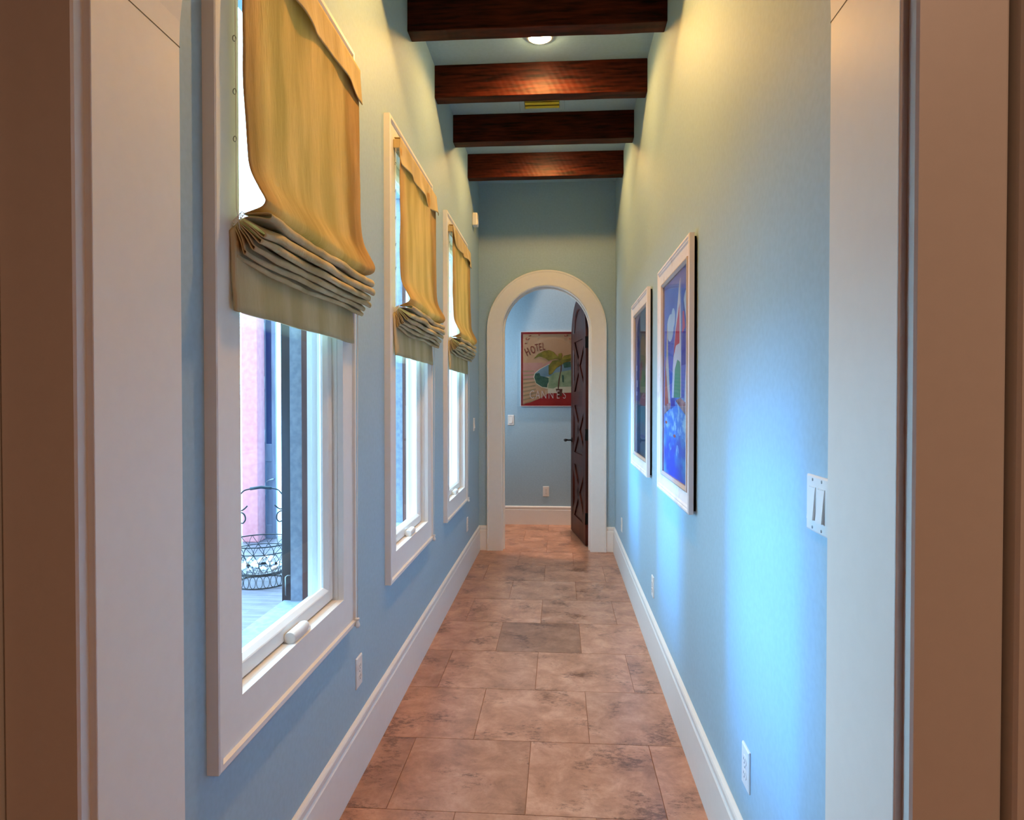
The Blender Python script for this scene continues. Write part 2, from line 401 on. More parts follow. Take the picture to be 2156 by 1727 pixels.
# ------------------------------------------------------------------ windows
m_stucco = mat('grey_stucco', lin(140, 150, 164), 0.9, 0.1); noisy(m_stucco, lin(132, 142, 156), lin(150, 160, 172), 50, 5, bumpy=0.5)
m_redwood = mat('red_brown_wood', lin(96, 60, 52), 0.55); noisy(m_redwood, lin(84, 50, 44), lin(110, 70, 60), 5, 6, stretch=(8, 8, 0.6))
wlab = ['white casement window nearest the camera, basket visible through its glass', 'white casement window in the middle of the three', 'white casement window nearest the far arch']
for w, y0 in enumerate(WY):
    wr = thing('window_%d' % (w + 1), wlab[w], 'window', (0, 0, 0), kind='structure')
    y1 = y0 + WW
    fx = lambda a, b, d: (d, a, b)
    prof = [(0, XL), (0, -0.7255), (0.004, -0.7235), (0.016, -0.7235), (0.02, -0.732), (0.122, -0.732), (0.122, XL)]
    mb = MB(); mb.sweep(rect_rows(y0, y1, WB, WT, prof, fx), True); mb.build('casing', m_trim, wr)
    prof = [(0.110, -0.753), (0.1215, -0.753), (0.1215, -0.852), (0.110, -0.852)]
    mb = MB(); mb.sweep(rect_rows(y0, y1, WB, WT, prof, fx), True)
    mb.sweep(rect_rows(y0, y1, WB, WT, [(0.120, -0.800), (0.140, -0.800), (0.140, -0.815), (0.128, -0.815), (0.128, -0.838), (0.136, -0.838), (0.136, -0.852), (0.120, -0.852)], fx), True)
    mb.build('frame', m_trim, wr)
    prof = [(0.1255, -0.772), (0.128, -0.769), (0.164, -0.769), (0.167, -0.771), (0.178, -0.783), (0.178, -0.790), (0.166, -0.797), (0.1255, -0.797)]
    mb = MB(); mb.sweep(rect_rows(y0, y1, WB, WT, prof, fx), True); mb.build('sash', m_trim, wr)
    mb = MB(); mb.box(-0.7885, -0.7855, y0 + 0.168, y1 - 0.168, WB + 0.168, WT - 0.168); mb.build('pane', m_glass, wr)
    mb = MB(); mb.box(-0.874, -0.852, y1 - 0.128, y1 - 0.116, WB + 0.112, WT - 0.11); mb.build('exterior_stop', m_redwood, wr)
    mb = MB(); mb.box(XO - 0.002, -0.874, y1 - 0.124, y1 - 0.116, WB + 0.112, WT - 0.11); mb.build('exterior_reveal', m_stucco, wr)
    mb = MB(); mb.box(XO - 0.03, -0.852, y0 + 0.10, y1 - 0.10, WB + 0.085, WB + 0.115); mb.build('exterior_sill', m_stucco, wr)
    # folding crank cover
    yc = y0 + 0.50
    h = thing('crank_handle', None, None, (-0.752, yc, WB + 0.129)); h.parent = wr
    mb = MB()
    rows = []
    for yy, s_ in ((-0.055, 1.0), (0.045, 1.0), (0.06, 0.8)):
        rows.append([(0.017 * s_ * math.cos(a), yy, 0.008 + 0.017 * s_ * math.sin(a)) for a in [2 * PI * k / 20 for k in range(20)]])
    mb.sweep(rows, smooth=True); mb.build('grip', m_plastic, h, bevel=0.002)
    mb = MB(); mb.box(-0.02, 0.012, -0.05, 0.075, -0.008, 0.004); mb.build('base', m_plastic, h, bevel=0.003)

# exterior shutter seen edge-on beyond the nearest window
y1 = WY[0] + WW
sh = thing('exterior_shutter', 'dark brown wooden shutter folded open outside the nearest window', 'shutter', (0, 0, 0))
m_shut = mat('dark_shutter_wood', lin(52, 46, 48), 0.5); noisy(m_shut, lin(46, 40, 42), lin(66, 58, 58), 4, 6, stretch=(8, 8, 0.6), bumpy=0.1)
mb = MB(); mb.box(-0.953, -0.9175, y1 - 0.115, y1 + 0.33, -0.02, WT); mb.build('board', m_shut, sh, bevel=0.003)
mb = MB(); mb.tube([(-0.935, y1 - 0.118, 0.745), (-0.935, y1 - 0.124, 0.75), (-0.935, y1 - 0.124, 0.81), (-0.930, y1 - 0.12, 0.815), (-0.921, y1 - 0.118, 0.815)], 0.002)
mb.build('latch', m_screw, sh)

# ------------------------------------------------------------------ roman shades
def make_shade(y0, label, seed, pinch):
    root = thing('roman_shade', label, 'window shade', (-0.732, y0, 0), group='linen roman shades on the three windows')
    rnd = random.Random(seed)
    ya, yb = 0.085, 0.945
    # local x = distance from the casing face
    mb = MB(); mb.box(0.0, 0.032, ya, yb - 0.004, 2.532, 2.572); mb.build('headrail', m_linen2, root, bevel=0.003)
    NS = 64
    # valance
    rows = []
    for i in range(NS + 1):
        s = i / NS; y = ya - 0.002 + s * (yb - ya + 0.016)
        row = []
        zb = 2.462 + 0.010 * noise.noise(Vector((s * 7 + seed, 0.3, 0))) + 0.006 * math.sin(9 * s + seed)
        for k in range(15):
            t = k / 14; z = 2.576 * (1 - t) + zb * t
            x = 0.033 + 0.010 * t * t + t * 0.016 * noise.noise(Vector((s * 6, 1.7 + seed, t * 0.6))) + 0.006 * t * math.sin(17 * s + seed)
            row.append((x, y, z))
        rows.append([(0.006, y, 2.577)] + row)
    MBv = MB(); MBv.grid(rows); MBv.build('valance', m_linen2, root, solid=0.003)
    # section through the drop: straight fabric, blouse, folds
    up = [(0.030, 2.535), (0.031, 2.40), (0.033, 2.25), (0.035, 2.10), (0.038, 2.00), (0.046, 1.945), (0.066, 1.903), (0.079, 1.878), (0.083, 1.862), (0.077, 1.848), (0.055, 1.842), (0.034, 1.846)]
    upn = [(0.030, 2.535), (0.031, 2.40), (0.031, 2.25), (0.030, 2.10), (0.034, 1.99), (0.042, 1.94), (0.062, 1.90), (0.077, 1.875), (0.080, 1.864), (0.072, 1.852), (0.050, 1.843), (0.030, 1.836)]
    tips = [(0.082, 1.818, 0.021), (0.080, 1.788, 0.022), (0.073, 1.764, 0.018), (0.064, 1.746, 0.016), (0.053, 1.732, 0.014), (0.040, 1.718, 0.012)]
    inn = [(0.034, 1.846), (0.028, 1.826), (0.024, 1.806), (0.020, 1.788), (0.016, 1.772), (0.012, 1.757), (0.008, 1.742)]
    tipn = [(0.088, 1.824, 0.012), (0.076, 1.785, 0.013), (0.068, 1.772, 0.012), (0.054, 1.757, 0.011), (0.037, 1.748, 0.010), (0.021, 1.740, 0.009)]
    innn = [(0.030, 1.836), (0.029, 1.827), (0.024, 1.820), (0.017, 1.815), (0.012, 1.810), (0.006, 1.806), (0.000, 1.799)]
    def lerp(a, b, t): return tuple(p + (q - p) * t for p, q in zip(a, b))
    upper, lower, ups = [], [], []
    ends = [rnd.uniform(-0.03, 0.012) for _ in tips]
    for i in range(NS + 1):
        s = i / NS
        g = max(0.0, 1 - s / 0.13); g = g * g * (3 - 2 * g)          # gathered on the near cord
        gf = max(0.0, 1 - (1 - s) / 0.10); gf = gf * gf
        pr = [lerp(a, b, g) for a, b in zip(up, upn)]
        pr = smooth_line(pr, 7)
        row = []
        for k, (x, z) in enumerate(pr):
            f = min(1, k / len(pr) * 1.4)
            wob = 0.007 * f * noise.noise(Vector((s * 5.0, z * 3.2, seed))) + 0.003 * noise.noise(Vector((s * 16.0, z * 8, seed + 5)))
            zz = z + (0.010 * noise.noise(Vector((s * 3.0, 2.0, seed + k * 0.004))) + 0.035 * gf * 0.5) * (1 if z < 1.95 else max(0, (2.1 - z) / 0.15) if z < 2.1 else 0)
            yy = ya + s * (yb - ya) + 0.004 * math.sin(z * 13 + seed) * (1 - s)
            if s == 1 or s > 0.97: yy += 0.014 * max(0, 1 - abs(z - 1.87) / 0.12)
            row.append((x + wob, yy, zz))
        upper.append(row)
        pts = [lerp(inn[0], innn[0], g)]
        for q in range(6):
            tx, tz, th = lerp(tips[q], tipn[q], g)
            jx = 0.010 * noise.noise(Vector((s * 4 + q * 3.1, seed, q))) + 0.004 * noise.noise(Vector((s * 13, q, seed)))
            jz = 0.007 * noise.noise(Vector((s * 3.3 + q * 0.35, seed + 9, 0)))
            ix, iz = lerp(inn[q + 1], innn[q + 1], g); px, pz = pts[-1]
            pts += [((px * 0.45 + (tx + jx) * 0.55), (pz * 0.4 + (tz + th) * 0.6) + jz), (tx + jx - 0.006, tz + th * 0.95 + jz), (tx + jx, tz + th * 0.45 + jz), (tx + jx - 0.006, tz - 0.002 + jz),
                    ((ix * 0.5 + (tx + jx) * 0.5), iz * 0.45 + (tz + 0.002) * 0.55 + jz), (ix, iz)]
        rowl = []
        for k, (x, z) in enumerate(smooth_line(pts, 3)):
            q = min(5, k // 18); e_ = ends[q]
            yy = ya + s * (yb - ya) + (e_ + 0.012) * max(0, (s - 0.8) / 0.2) - 0.0 * g
            rowl.append((x, yy, z))
        lower.append(rowl)
    mb = MB(); mb.grid(upper); mb.build('fabric_panel', m_linen, root, solid=0.0025)
    mb = MB(); mb.grid(lower); mb.build('fold_stack', m_linen2, root, solid=0.002)
    # flat hem panel
    rows = []
    for i in range(NS + 1):
        s = i / NS; y = ya - 0.012 + s * (yb - ya - 0.004)
        row = []
        for k in range(13):
            t = k / 12; z = (1.796 + 0.046 * min(1.0, s / 0.07)) * (1 - t) + 1.617 * t
            x = 0.004 + 0.009 * t + 0.003 * noise.noise(Vector((s * 5, t * 2, seed + 2)))
            row.append((x, y, z + 0.003 * t * noise.noise(Vector((s * 6, 4, seed)))))
        rows.append(row)
    mb = MB(); mb.grid(rows); mb.build('hem_panel', m_linen2, root, solid=0.008)
    # lift cord and rings on the near edge
    mb = MB(); mb.tube([(0.012, ya - 0.001, 2.53), (0.012, ya - 0.001, 1.85), (0.02, ya - 0.001, 1.80)], 0.0009, 6); mb.build('lift_cord', m_cord, root)
    for z in (2.46, 2.34, 2.222, 2.105, 2.00):
        mb = MB(); c = Vector((0.012, ya - 0.006, z))
        mb.tube([c + Vector((0.0015 * math.sin(a), 0.0065 * math.cos(a), 0.0055 * math.sin(a))) for a in [2 * PI * k / 16 for k in range(16)]], 0.0011, 6, True)
        mb.build('ring', m_screw, root)
    for k in range(6):
        mb = MB(); c = Vector((0.026 - 0.004 * k, ya - 0.004, 1.834 - 0.004 * k))
        mb.tube([c + Vector((0.005 * math.cos(a), 0.001, 0.0045 * math.sin(a))) for a in [2 * PI * k / 12 for k in range(12)]], 0.0011, 6, True)
        mb.build('ring', m_plastic, root)
    # pull cord with bell tassel beyond the far edge
    mb = MB()
    for dy in (0.0, 0.005):
        mb.tube([(0.020, yb + 0.006 + dy, 2.54), (0.022, yb + 0.009 + dy, 1.7), (0.018, yb + 0.012 + dy * 0.8, 1.1), (0.017, yb + 0.012 + dy * 0.2, 0.64)], 0.0010, 6)
    pc = mb.build('pull_cord', m_cord, root)
    mb = MB(); mb.lathe([(0.002, 0.034), (0.0075, 0.033), (0.0075, 0.029), (0.005, 0.027), (0.005, 0.022), (0.0085, 0.012), (0.0095, 0.006), (0.006, 0.0), (0.002, -0.001)], 16, Matrix.Translation((0.017, yb + 0.012, 0.608)))
    mb.build('tassel', m_plastic, pc)
    return root
make_shade(WY[0], 'golden linen roman shade on the window nearest the camera', 1.3, 1)
make_shade(WY[1], 'golden linen roman shade on the middle window', 4.7, 1)
make_shade(WY[2], 'golden linen roman shade on the window nearest the far arch', 8.1, 1)

# ------------------------------------------------------------------ ceiling beams, lamps, vent
beams = [((2.585, 2.683), 'dark beam just past the near arch'),
         ((3.310, 3.411), 'near-black wooden ceiling beam nearest the camera, in front of the glowing downlight'),
         ((4.045, 4.137), 'reddish wooden ceiling beam brightly lit by the glowing downlight'),
         ((4.753, 4.854), 'dark wooden ceiling beam just behind the ceiling vent'),
         ((5.515, 5.605), 'dark red wooden ceiling beam nearest the far arch')]
for (a, b), lab in beams:
    mb = MB()
    n = 24; rows = []
    for i in range(n + 1):
        x = XL + (XR - XL) * i / n
        j = lambda s_: 0.0025 * noise.noise(Vector((x * 5, s_, a)))
        rows.append([(x, a + j(1), 3.245 + j(2)), (x, b + j(3), 3.245 + j(2)), (x, b + j(3), ZC), (x, a + j(1), ZC)])
    mb.sweep(rows); o = mb.build('ceiling_beam', m_beam, bevel=0.004)
    tag(o, lab, 'beam', 'dark wooden ceiling beams', 'thing')

def downlight(x, y, z, label, group, power, size=R(168), blend=0.3):
    t = thing('downlight', label, 'ceiling light', (x, y, z), group=group)
    mb = MB(); mb.lathe([(0.050, -0.001), (0.055, -0.008), (0.066, -0.009), (0.078, -0.004), (0.080, 0.0)], 40)
    # open ring
    mb2 = MB(); n = 40
    rows = [[(r * math.cos(2 * PI * k / n), r * math.sin(2 * PI * k / n), zz) for r, zz in ((0.052, -0.001), (0.056, -0.010), (0.066, -0.010), (0.078, -0.004), (0.078, -0.0005))] for k in range(n)]
    mb2.sweep(rows, True, smooth=True); mb2.build('trim_ring', m_plastic, t)
    mb3 = MB(); mb3.lathe([(0.053, -0.0015), (0.050, -0.012), (0.038, -0.022), (0.018, -0.027), (0.002, -0.028)], 32); mb3.build('lens', m_lamp, t)
    L = bpy.data.lights.new('downlight_lamp', 'SPOT'); L.energy = power; L.color = (1.0, 0.465, 0.10); L.spot_size = size; L.spot_blend = blend; L.shadow_soft_size = 0.035
    o = bpy.data.objects.new('downlight_lamp', L); COL.objects.link(o); o.location = (x, y, z - 0.035)
    return t
downlight(-0.108, 3.765, ZC, 'glowing round recessed downlight between the first two visible beams', 'hallway downlights', 22)
downlight(-0.110, 5.16, ZC, 'recessed downlight hidden behind the third visible beam', 'hallway downlights', 18)
downlight(-0.110, 2.32, ZC, 'recessed downlight above the nearest window', 'hallway downlights', 44)

v = thing('ceiling_vent', 'small louvred air vent on the ceiling behind the brightly lit beam', 'vent', (-0.117, 4.52, ZC))
fz = lambda a, b, d: (a, b, d)
mb = MB(); mb.sweep(rect_rows(-0.155, 0.155, -0.2, 0.2, [(0, 0), (0.003, -0.006), (0.034, -0.008), (0.038, 0)], fz), True); mb.build('frame', m_wall, v)
m_vent = mat('brass_tinted_metal', lin(214, 198, 70), 0.5, 0.3)
for k in range(6):
    mb = MB(); M = Matrix.Translation((0, -0.138 + 0.056 * k, -0.004)) @ Matrix.Rotation(R(7), 4, 'X'); mb.box(-0.117, 0.117, -0.027, 0.027, -0.001, 0.001, 0, M); mb.build('louver', m_vent, v)
mb = MB(); mb.box(-0.117, 0.117, -0.163, 0.163, 0.0, 0.004); mb.build('duct', m_vent, v)

# ------------------------------------------------------------------ switches and outlets (local x across, z up, y out of the wall)
def plate(w, h=0.1143):
    mb = MB(); i = 0.0035
    a = [(-w / 2, -h / 2), (w / 2, -h / 2), (w / 2, h / 2), (-w / 2, h / 2)]
    vs = [(x, 0, z) for x, z in a] + [(x, 0.0035, z) for x, z in a] + [(x * (1 - 2 * i / w), 0.006, z * (1 - 2 * i / h)) for x, z in a]
    mb.add(vs, [(0, 1, 2, 3), (8, 9, 10, 11)] + [(r * 4 + k, r * 4 + (k + 1) % 4, r * 4 + 4 + (k + 1) % 4, r * 4 + 4 + k) for r in (0, 1) for k in range(4)])
    return mb
def screws(root, pts):
    for x, z in pts:
        mb = MB(); mb.lathe([(0.0032, 0.0), (0.0030, 0.0008), (0.0012, 0.0011)], 12, Matrix.Translation((x, 0.006, z)) @ Matrix.Rotation(-PI / 2, 4, 'X')); mb.build('screw', m_screw, root)
def outlet(loc, rz, label):
    r = thing('wall_outlet', label, 'outlet', loc, rz, 'white wall outlets')
    plate(0.0705).build('plate', m_plastic, r)
    for z in (0.0195, -0.0195):
        mb = MB(); mb.prism([(0.017 * math.cos(a), z + 0.0145 * math.sin(a) * (1.0 if abs(math.sin(a)) < 0.9 else 0.95)) for a in [2 * PI * k / 24 for k in range(24)]], 0.005, 0.0078, lambda a, b, d: (a, d, b))
        q = mb.build('receptacle', m_plastic, r)
        mb = MB()
        mb.box(-0.0075, -0.0055, 0.0076, 0.0081, z - 0.001, z + 0.007); mb.box(0.0055, 0.0075, 0.0076, 0.0081, z - 0.001, z + 0.006)
        mb.lathe([(0.0024, 0), (0.0024, 0.0005)], 12, Matrix.Translation((0, 0.0076, z - 0.007)) @ Matrix.Rotation(-PI / 2, 4, 'X')); mb.build('slots', m_slot, q)
    screws(r, [(0, 0)])
def switch(loc, rz, label, gangs):
    r = thing('light_switch', label, 'light switch', loc, rz, 'white light switches')
    w = 0.0705 + 0.0455 * (gangs - 1); plate(w).build('plate', m_plastic, r)
    for g in range(gangs):
        x = (g - (gangs - 1) / 2) * 0.0465
        mb = MB()
        mb.sweep(rect_rows(x - 0.0172, x + 0.0172, -0.0345, 0.0345, [(0, 0.0058), (0, 0.0072), (0.0012, 0.0072), (0.0012, 0.0058)], lambda a, b, d: (a, d, b)), True)
        mb.add([(x - 0.0155, 0.0062, -0.0325), (x + 0.0155, 0.0062, -0.0325), (x + 0.0155, 0.0062, 0.0325), (x - 0.0155, 0.0062, 0.0325),
                (x - 0.0155, 0.0125, -0.0325), (x + 0.0155, 0.0125, -0.0325), (x + 0.0155, 0.0072, 0.0325), (x - 0.0155, 0.0072, 0.0325)],
               [(0, 1, 2, 3), (4, 5, 6, 7), (0, 1, 5, 4), (1, 2, 6, 5), (2, 3, 7, 6), (3, 0, 4, 7)])
        mb.build('rocker', m_plastic, r)
        screws(r, [(x, 0.0485), (x, -0.0485)])
LW, RW_, FW = -PI / 2, PI / 2, PI
outlet((XR, 1.882, 0.402), RW_, 'white outlet on the right wall in the bright blue patch of daylight')
outlet((XR, 3.735, 0.388), RW_, 'white outlet low on the right wall below the gap between the pictures')
outlet((XR, 5.57, 0.385), RW_, 'white outlet on the right wall closest to the far arch')
outlet((XL, 2.462, 0.398), LW, 'white outlet below the cord of the nearest window')
outlet((XL, 5.46, 0.394), LW, 'white outlet on the left wall past the farthest window')
outlet((-0.145, YF, 0.377), FW, 'white outlet under the poster on the corridor wall')
switch((XR, 1.377, 1.209), RW_, 'white double rocker switch beside the near arch', 2)
switch((XL, 5.90, 1.199), LW, 'white single switch on the left wall past the farthest window', 1)
switch((-0.544, YF, 1.185), FW, 'white single switch left of the poster, seen through the arch', 1)

sn = thing('wall_sensor', 'small white box high on the left wall near the far corner', 'sensor', (XL, 5.84, 2.985))
mb = MB(); mb.box(0, 0.045, -0.045, 0.045, -0.055, 0.055); mb.build('housing', m_plastic, sn, bevel=0.008)
mb = MB(); mb.box(0.043, 0.049, -0.03, 0.03, -0.045, -0.002); mb.build('lens', m_trim, sn, bevel=0.004)

# ------------------------------------------------------------------ framed pictures on the right wall
m_frame = mat('whitewashed_wood', lin(214, 204, 198), 0.55, 0.35); noisy(m_frame, lin(196, 184, 178), lin(236, 230, 230), 9, 8, stretch=(1, 1, 1), lo=0.25, hi=0.45, bumpy=0.15)
m_lip = mat('grey_gold_lip', lin(190, 172, 160), 0.4, 0.5)
m_backing = mat('black_backing', lin(12, 12, 12), 0.8, 0.1)
def paint(name, c1, c2, scale=5, stretch=(1, 1, 1), rough=0.5, lo=0.35, hi=0.65):
    m = mat(name, c1, rough, 0.3); noisy(m, c1, c2, scale, 7, stretch, lo, hi); return m
def art(name, parent, polys, mats, fn, step=0.0004):
    """flat paint shapes stacked in order; polys = [(material index, [(u,v)...])]"""
    mb = MB()
    for i, (mi, pl) in enumerate(polys):
        if len(pl) < 3: continue
        mb.add([fn(u, v, i * step) for u, v in pl], [tuple(range(len(pl)))], mi)
    return mb.build(name, mats, parent)
def ell(cx, cy, rx, ry, n=28, a0=0, a1=2 * PI):
    return [(cx + rx * math.cos(a0 + (a1 - a0) * k / n), cy + ry * math.sin(a0 + (a1 - a0) * k / n)) for k in range(n)]

pm = [paint('sky_paint', lin(70, 90, 205), lin(110, 140, 225), 3), paint('sea_paint', lin(25, 60, 200), lin(60, 150, 225), 4, (1, 1.5, 3), 0.4, 0.45, 0.62), paint('cloud_paint', lin(170, 195, 235), lin(215, 228, 245), 6),
      paint('red_paint', lin(196, 40, 80), lin(210, 60, 90), 6), paint('white_paint', lin(205, 205, 230), lin(230, 228, 240), 6), paint('green_paint', lin(50, 140, 105), lin(70, 160, 125), 6),
      paint('cream_paint', lin(196, 184, 178), lin(220, 206, 190), 6), paint('orange_paint', lin(190, 70, 50), lin(205, 100, 70), 6), paint('hull_paint', lin(100, 50, 60), lin(200, 150, 150), 20), paint('foam_paint', lin(40, 120, 225), lin(170, 215, 245), 16, (1, 1, 1.6), 0.4, 0.46, 0.62),
      paint('deep_paint', lin(25, 40, 150), lin(40, 60, 190), 5)]
sea1 = [(0, [(0, 0), (1, 0), (1, 1), (0, 1)]), (2, ell(0.28, 0.76, 0.14, 0.07)), (2, ell(0.40, 0.80, 0.08, 0.05)), (2, ell(0.90, 0.80, 0.12, 0.09)),
        (1, [(0, 0), (1, 0), (1, 0.40), (0, 0.40)]), (9, [(0, 0.24), (0.3, 0.20), (0.7, 0.22), (1, 0.18), (1, 0.36), (0.8, 0.4), (0.4, 0.38), (0, 0.36)]),
        (6, [(0.05, 0.38), (0.30, 0.37), (0.20, 0.60), (0.15, 0.82), (0.10, 0.6)]), (7, [(0.03, 0.36), (0.22, 0.36), (0.12, 0.52), (0.06, 0.62)]),
        (4, [(0.36, 0.40), (0.62, 0.40), (0.72, 0.52), (0.66, 0.97), (0.50, 0.74), (0.40, 0.56)]), (3, [(0.42, 0.60), (0.52, 0.655), (0.66, 0.66), (0.655, 0.85), (0.52, 0.74)]),
        (5, [(0.44, 0.40), (0.70, 0.40), (0.73, 0.5), (0.68, 0.57), (0.58, 0.585), (0.48, 0.54)]),
        (10, [(0.74, 0.55), (0.92, 0.55), (0.92, 0.72), (0.80, 0.86)]), (3, [(0.76, 0.70), (0.86, 0.72), (0.82, 0.80), (0.77, 0.80)]), (2, [(0.84, 0.38), (1, 0.38), (1, 0.62), (0.9, 0.58)]),
        (4, [(0.705, 0.40), (0.735, 0.40), (0.70, 0.965), (0.69, 0.965)]),
        (8, [(0.02, 0.31), (0.30, 0.345), (0.32, 0.375), (0.03, 0.36)]), (10, [(0.32, 0.34), (0.5, 0.36), (0.5, 0.40), (0.34, 0.40)]), (8, [(0.52, 0.385), (1.0, 0.30), (1.0, 0.36), (0.70, 0.40)]),
        (7, ell(0.12, 0.27, 0.05, 0.008)), (7, ell(0.48, 0.21, 0.05, 0.008)), (9, ell(0.6, 0.14, 0.05, 0.03)), (9, ell(0.30, 0.15, 0.06, 0.02))]
pm2 = [paint('reflection_dulled_sky_paint', lin(50, 60, 74), lin(80, 92, 104), 3), paint('dark_sea_paint', lin(10, 40, 80), lin(24, 90, 120), 5, (1, 1.5, 3), 0.4), paint('navy_paint', lin(22, 34, 110), lin(36, 50, 140), 5),  # darker palette: reflections in the glass are put into the paint colours
       paint('ochre_paint', lin(96, 84, 60), lin(118, 104, 72), 6), paint('brick_paint', lin(120, 44, 44), lin(136, 60, 56), 6), paint('moss_paint', lin(66, 90, 54), lin(84, 108, 66), 6), paint('rose_paint', lin(120, 80, 92), lin(140, 100, 110), 8), paint('teal_paint', lin(16, 84, 110), lin(30, 110, 130), 7), paint('pale_dash_paint', lin(150, 160, 200), lin(165, 172, 205), 6)]
sea2 = [(0, [(0, 0), (1, 0), (1, 1), (0, 1)]), (2, [(0, 0.36), (0.36, 0.36), (0.34, 1), (0, 1)]), (3, [(0.36, 0.44), (0.96, 0.44), (0.80, 0.78), (0.62, 0.84), (0.45, 0.80)]), (4, [(0.34, 0.52), (0.60, 0.54), (0.56, 0.66), (0.40, 0.64)]), (5, [(0.46, 0.42), (0.80, 0.42), (0.78, 0.58), (0.55, 0.60)]),
        (1, [(0, 0), (1, 0), (1, 0.38), (0, 0.38)]), (7, [(0, 0.2), (0.5, 0.24), (1, 0.2), (1, 0.34), (0, 0.36)]), (6, [(0.3, 0.36), (1, 0.34), (1, 0.42), (0.6, 0.44)]), (2, ell(0.62, 0.14, 0.2, 0.01)), (8, [(0.10, 0.60), (0.16, 0.60), (0.16, 0.64), (0.10, 0.64)]), (8, [(0.14, 0.48), (0.22, 0.48), (0.22, 0.53), (0.14, 0.53)]), (8, [(0.10, 0.42), (0.18, 0.42), (0.18, 0.45), (0.10, 0.45)])]
def picture(y0, y1, z0, z1, label, polys, mats):
    r = thing('framed_picture', label, 'picture', (XR, (y0 + y1) / 2, z0), group='sailing pictures on the right wall')
    a0, a1, b1 = -(y1 - y0) / 2, (y1 - y0) / 2, z1 - z0
    f = lambda a, b, d: (-d, a, b)
    prof = [(0, 0.012), (0, 0.030), (0.006, 0.0335), (0.012, 0.0335), (0.017, 0.030), (0.022, 0.031), (0.030, 0.027), (0.076, 0.022), (0.078, 0.012)]
    mb = MB(); mb.sweep(rect_rows(a0, a1, 0, b1, prof, f), True); mb.build('frame', m_frame, r)
    mb = MB(); mb.sweep(rect_rows(a0, a1, 0, b1, [(0.074, 0.012), (0.074, 0.026), (0.080, 0.028), (0.092, 0.020), (0.092, 0.012)], f), True); mb.build('inner_lip', m_lip, r)
    mb = MB(); mb.box(-0.012, -0.002, a0 + 0.012, a1 - 0.012, 0.012, b1 - 0.012); mb.build('backing', m_backing, r)
    i = 0.09
    art('painting', r, polys, mats, lambda u, v, d: (-0.0125 - d * 0.15, a1 - i - u * (a1 - a0 - 2 * i), i + v * (b1 - 2 * i)))
    mb = MB(); mb.box(-0.0178, -0.0168, a0 + 0.088, a1 - 0.088, 0.088, b1 - 0.088); mb.build('glass', m_glass, r)
picture(2.575, 3.385, 0.983, 2.050, 'bright blue sailboat picture in a whitewashed frame, the one nearer the double switch', sea1, pm)
picture(3.79, 4.60, 0.983, 2.050, 'reflection-darkened sailing picture in a whitewashed frame, nearer the far arch', sea2, pm2)

# ------------------------------------------------------------------ poster on the corridor wall
PX0, PX1, PZ0, PZ1 = -0.4345, 0.195, 1.342, 2.187
po = thing('framed_poster', 'red bordered palm tree travel poster seen through the far arch', 'poster', (PX0, YF, PZ0))
fpo = lambda a, b, d: (a, -d, b)
PW, PH = PX1 - PX0, PZ1 - PZ0
mb = MB(); mb.sweep(rect_rows(0, PW, 0, PH, [(0, 0), (0, 0.018), (0.006, 0.018), (0.006, 0)], fpo), True); mb.build('frame', mat('pale_metal_frame', lin(212, 200, 196), 0.35, 0.5), po)
m_red = paint('poster_red', lin(150, 26, 22), lin(166, 36, 28), 6)
qm = [m_red, paint('poster_sand', lin(190, 134, 90), lin(204, 152, 110), 3), paint('poster_pink', lin(190, 122, 100), lin(202, 140, 118), 4), paint('poster_stripe', lin(150, 116, 78), lin(168, 132, 92), 6), paint('poster_blue', lin(104, 124, 130), lin(136, 148, 146), 5),
      paint('poster_dark_green', lin(38, 70, 56), lin(70, 96, 70), 30), paint('poster_sage', lin(130, 140, 96), lin(158, 160, 116), 18), paint('poster_palm', lin(116, 94, 26), lin(158, 130, 44), 14), paint('poster_trunk', lin(84, 44, 26), lin(100, 56, 36), 10), paint('poster_cream', lin(216, 190, 150), lin(224, 202, 164), 5), paint('poster_olive', lin(104, 92, 30), lin(130, 112, 40), 12)]
u_ = 0.000548
def pp(l): return [((x - 60) * u_, (1640 - y) * u_) for x, y in l]
PWu = 60 + PW / u_
def frond(pts): return (7, pp(pts))
poly = [(0, pp([(60, 1640), (PWu, 1640), (PWu, 100), (60, 100)])), (1, pp([(112, 1590), (PWu - 52, 1590), (PWu - 52, 150), (112, 150)])),
        (2, pp([(112, 1100), (500, 1100), (520, 740), (112, 740)]))]
for k in range(9):
    y = 900 + k * 78
    poly.append((3, pp([(114, y + k * 6), (340 + k * 8, y - k * 4), (340 + k * 8, y + 26 - k * 4), (114, y + 34 + k * 6)])))
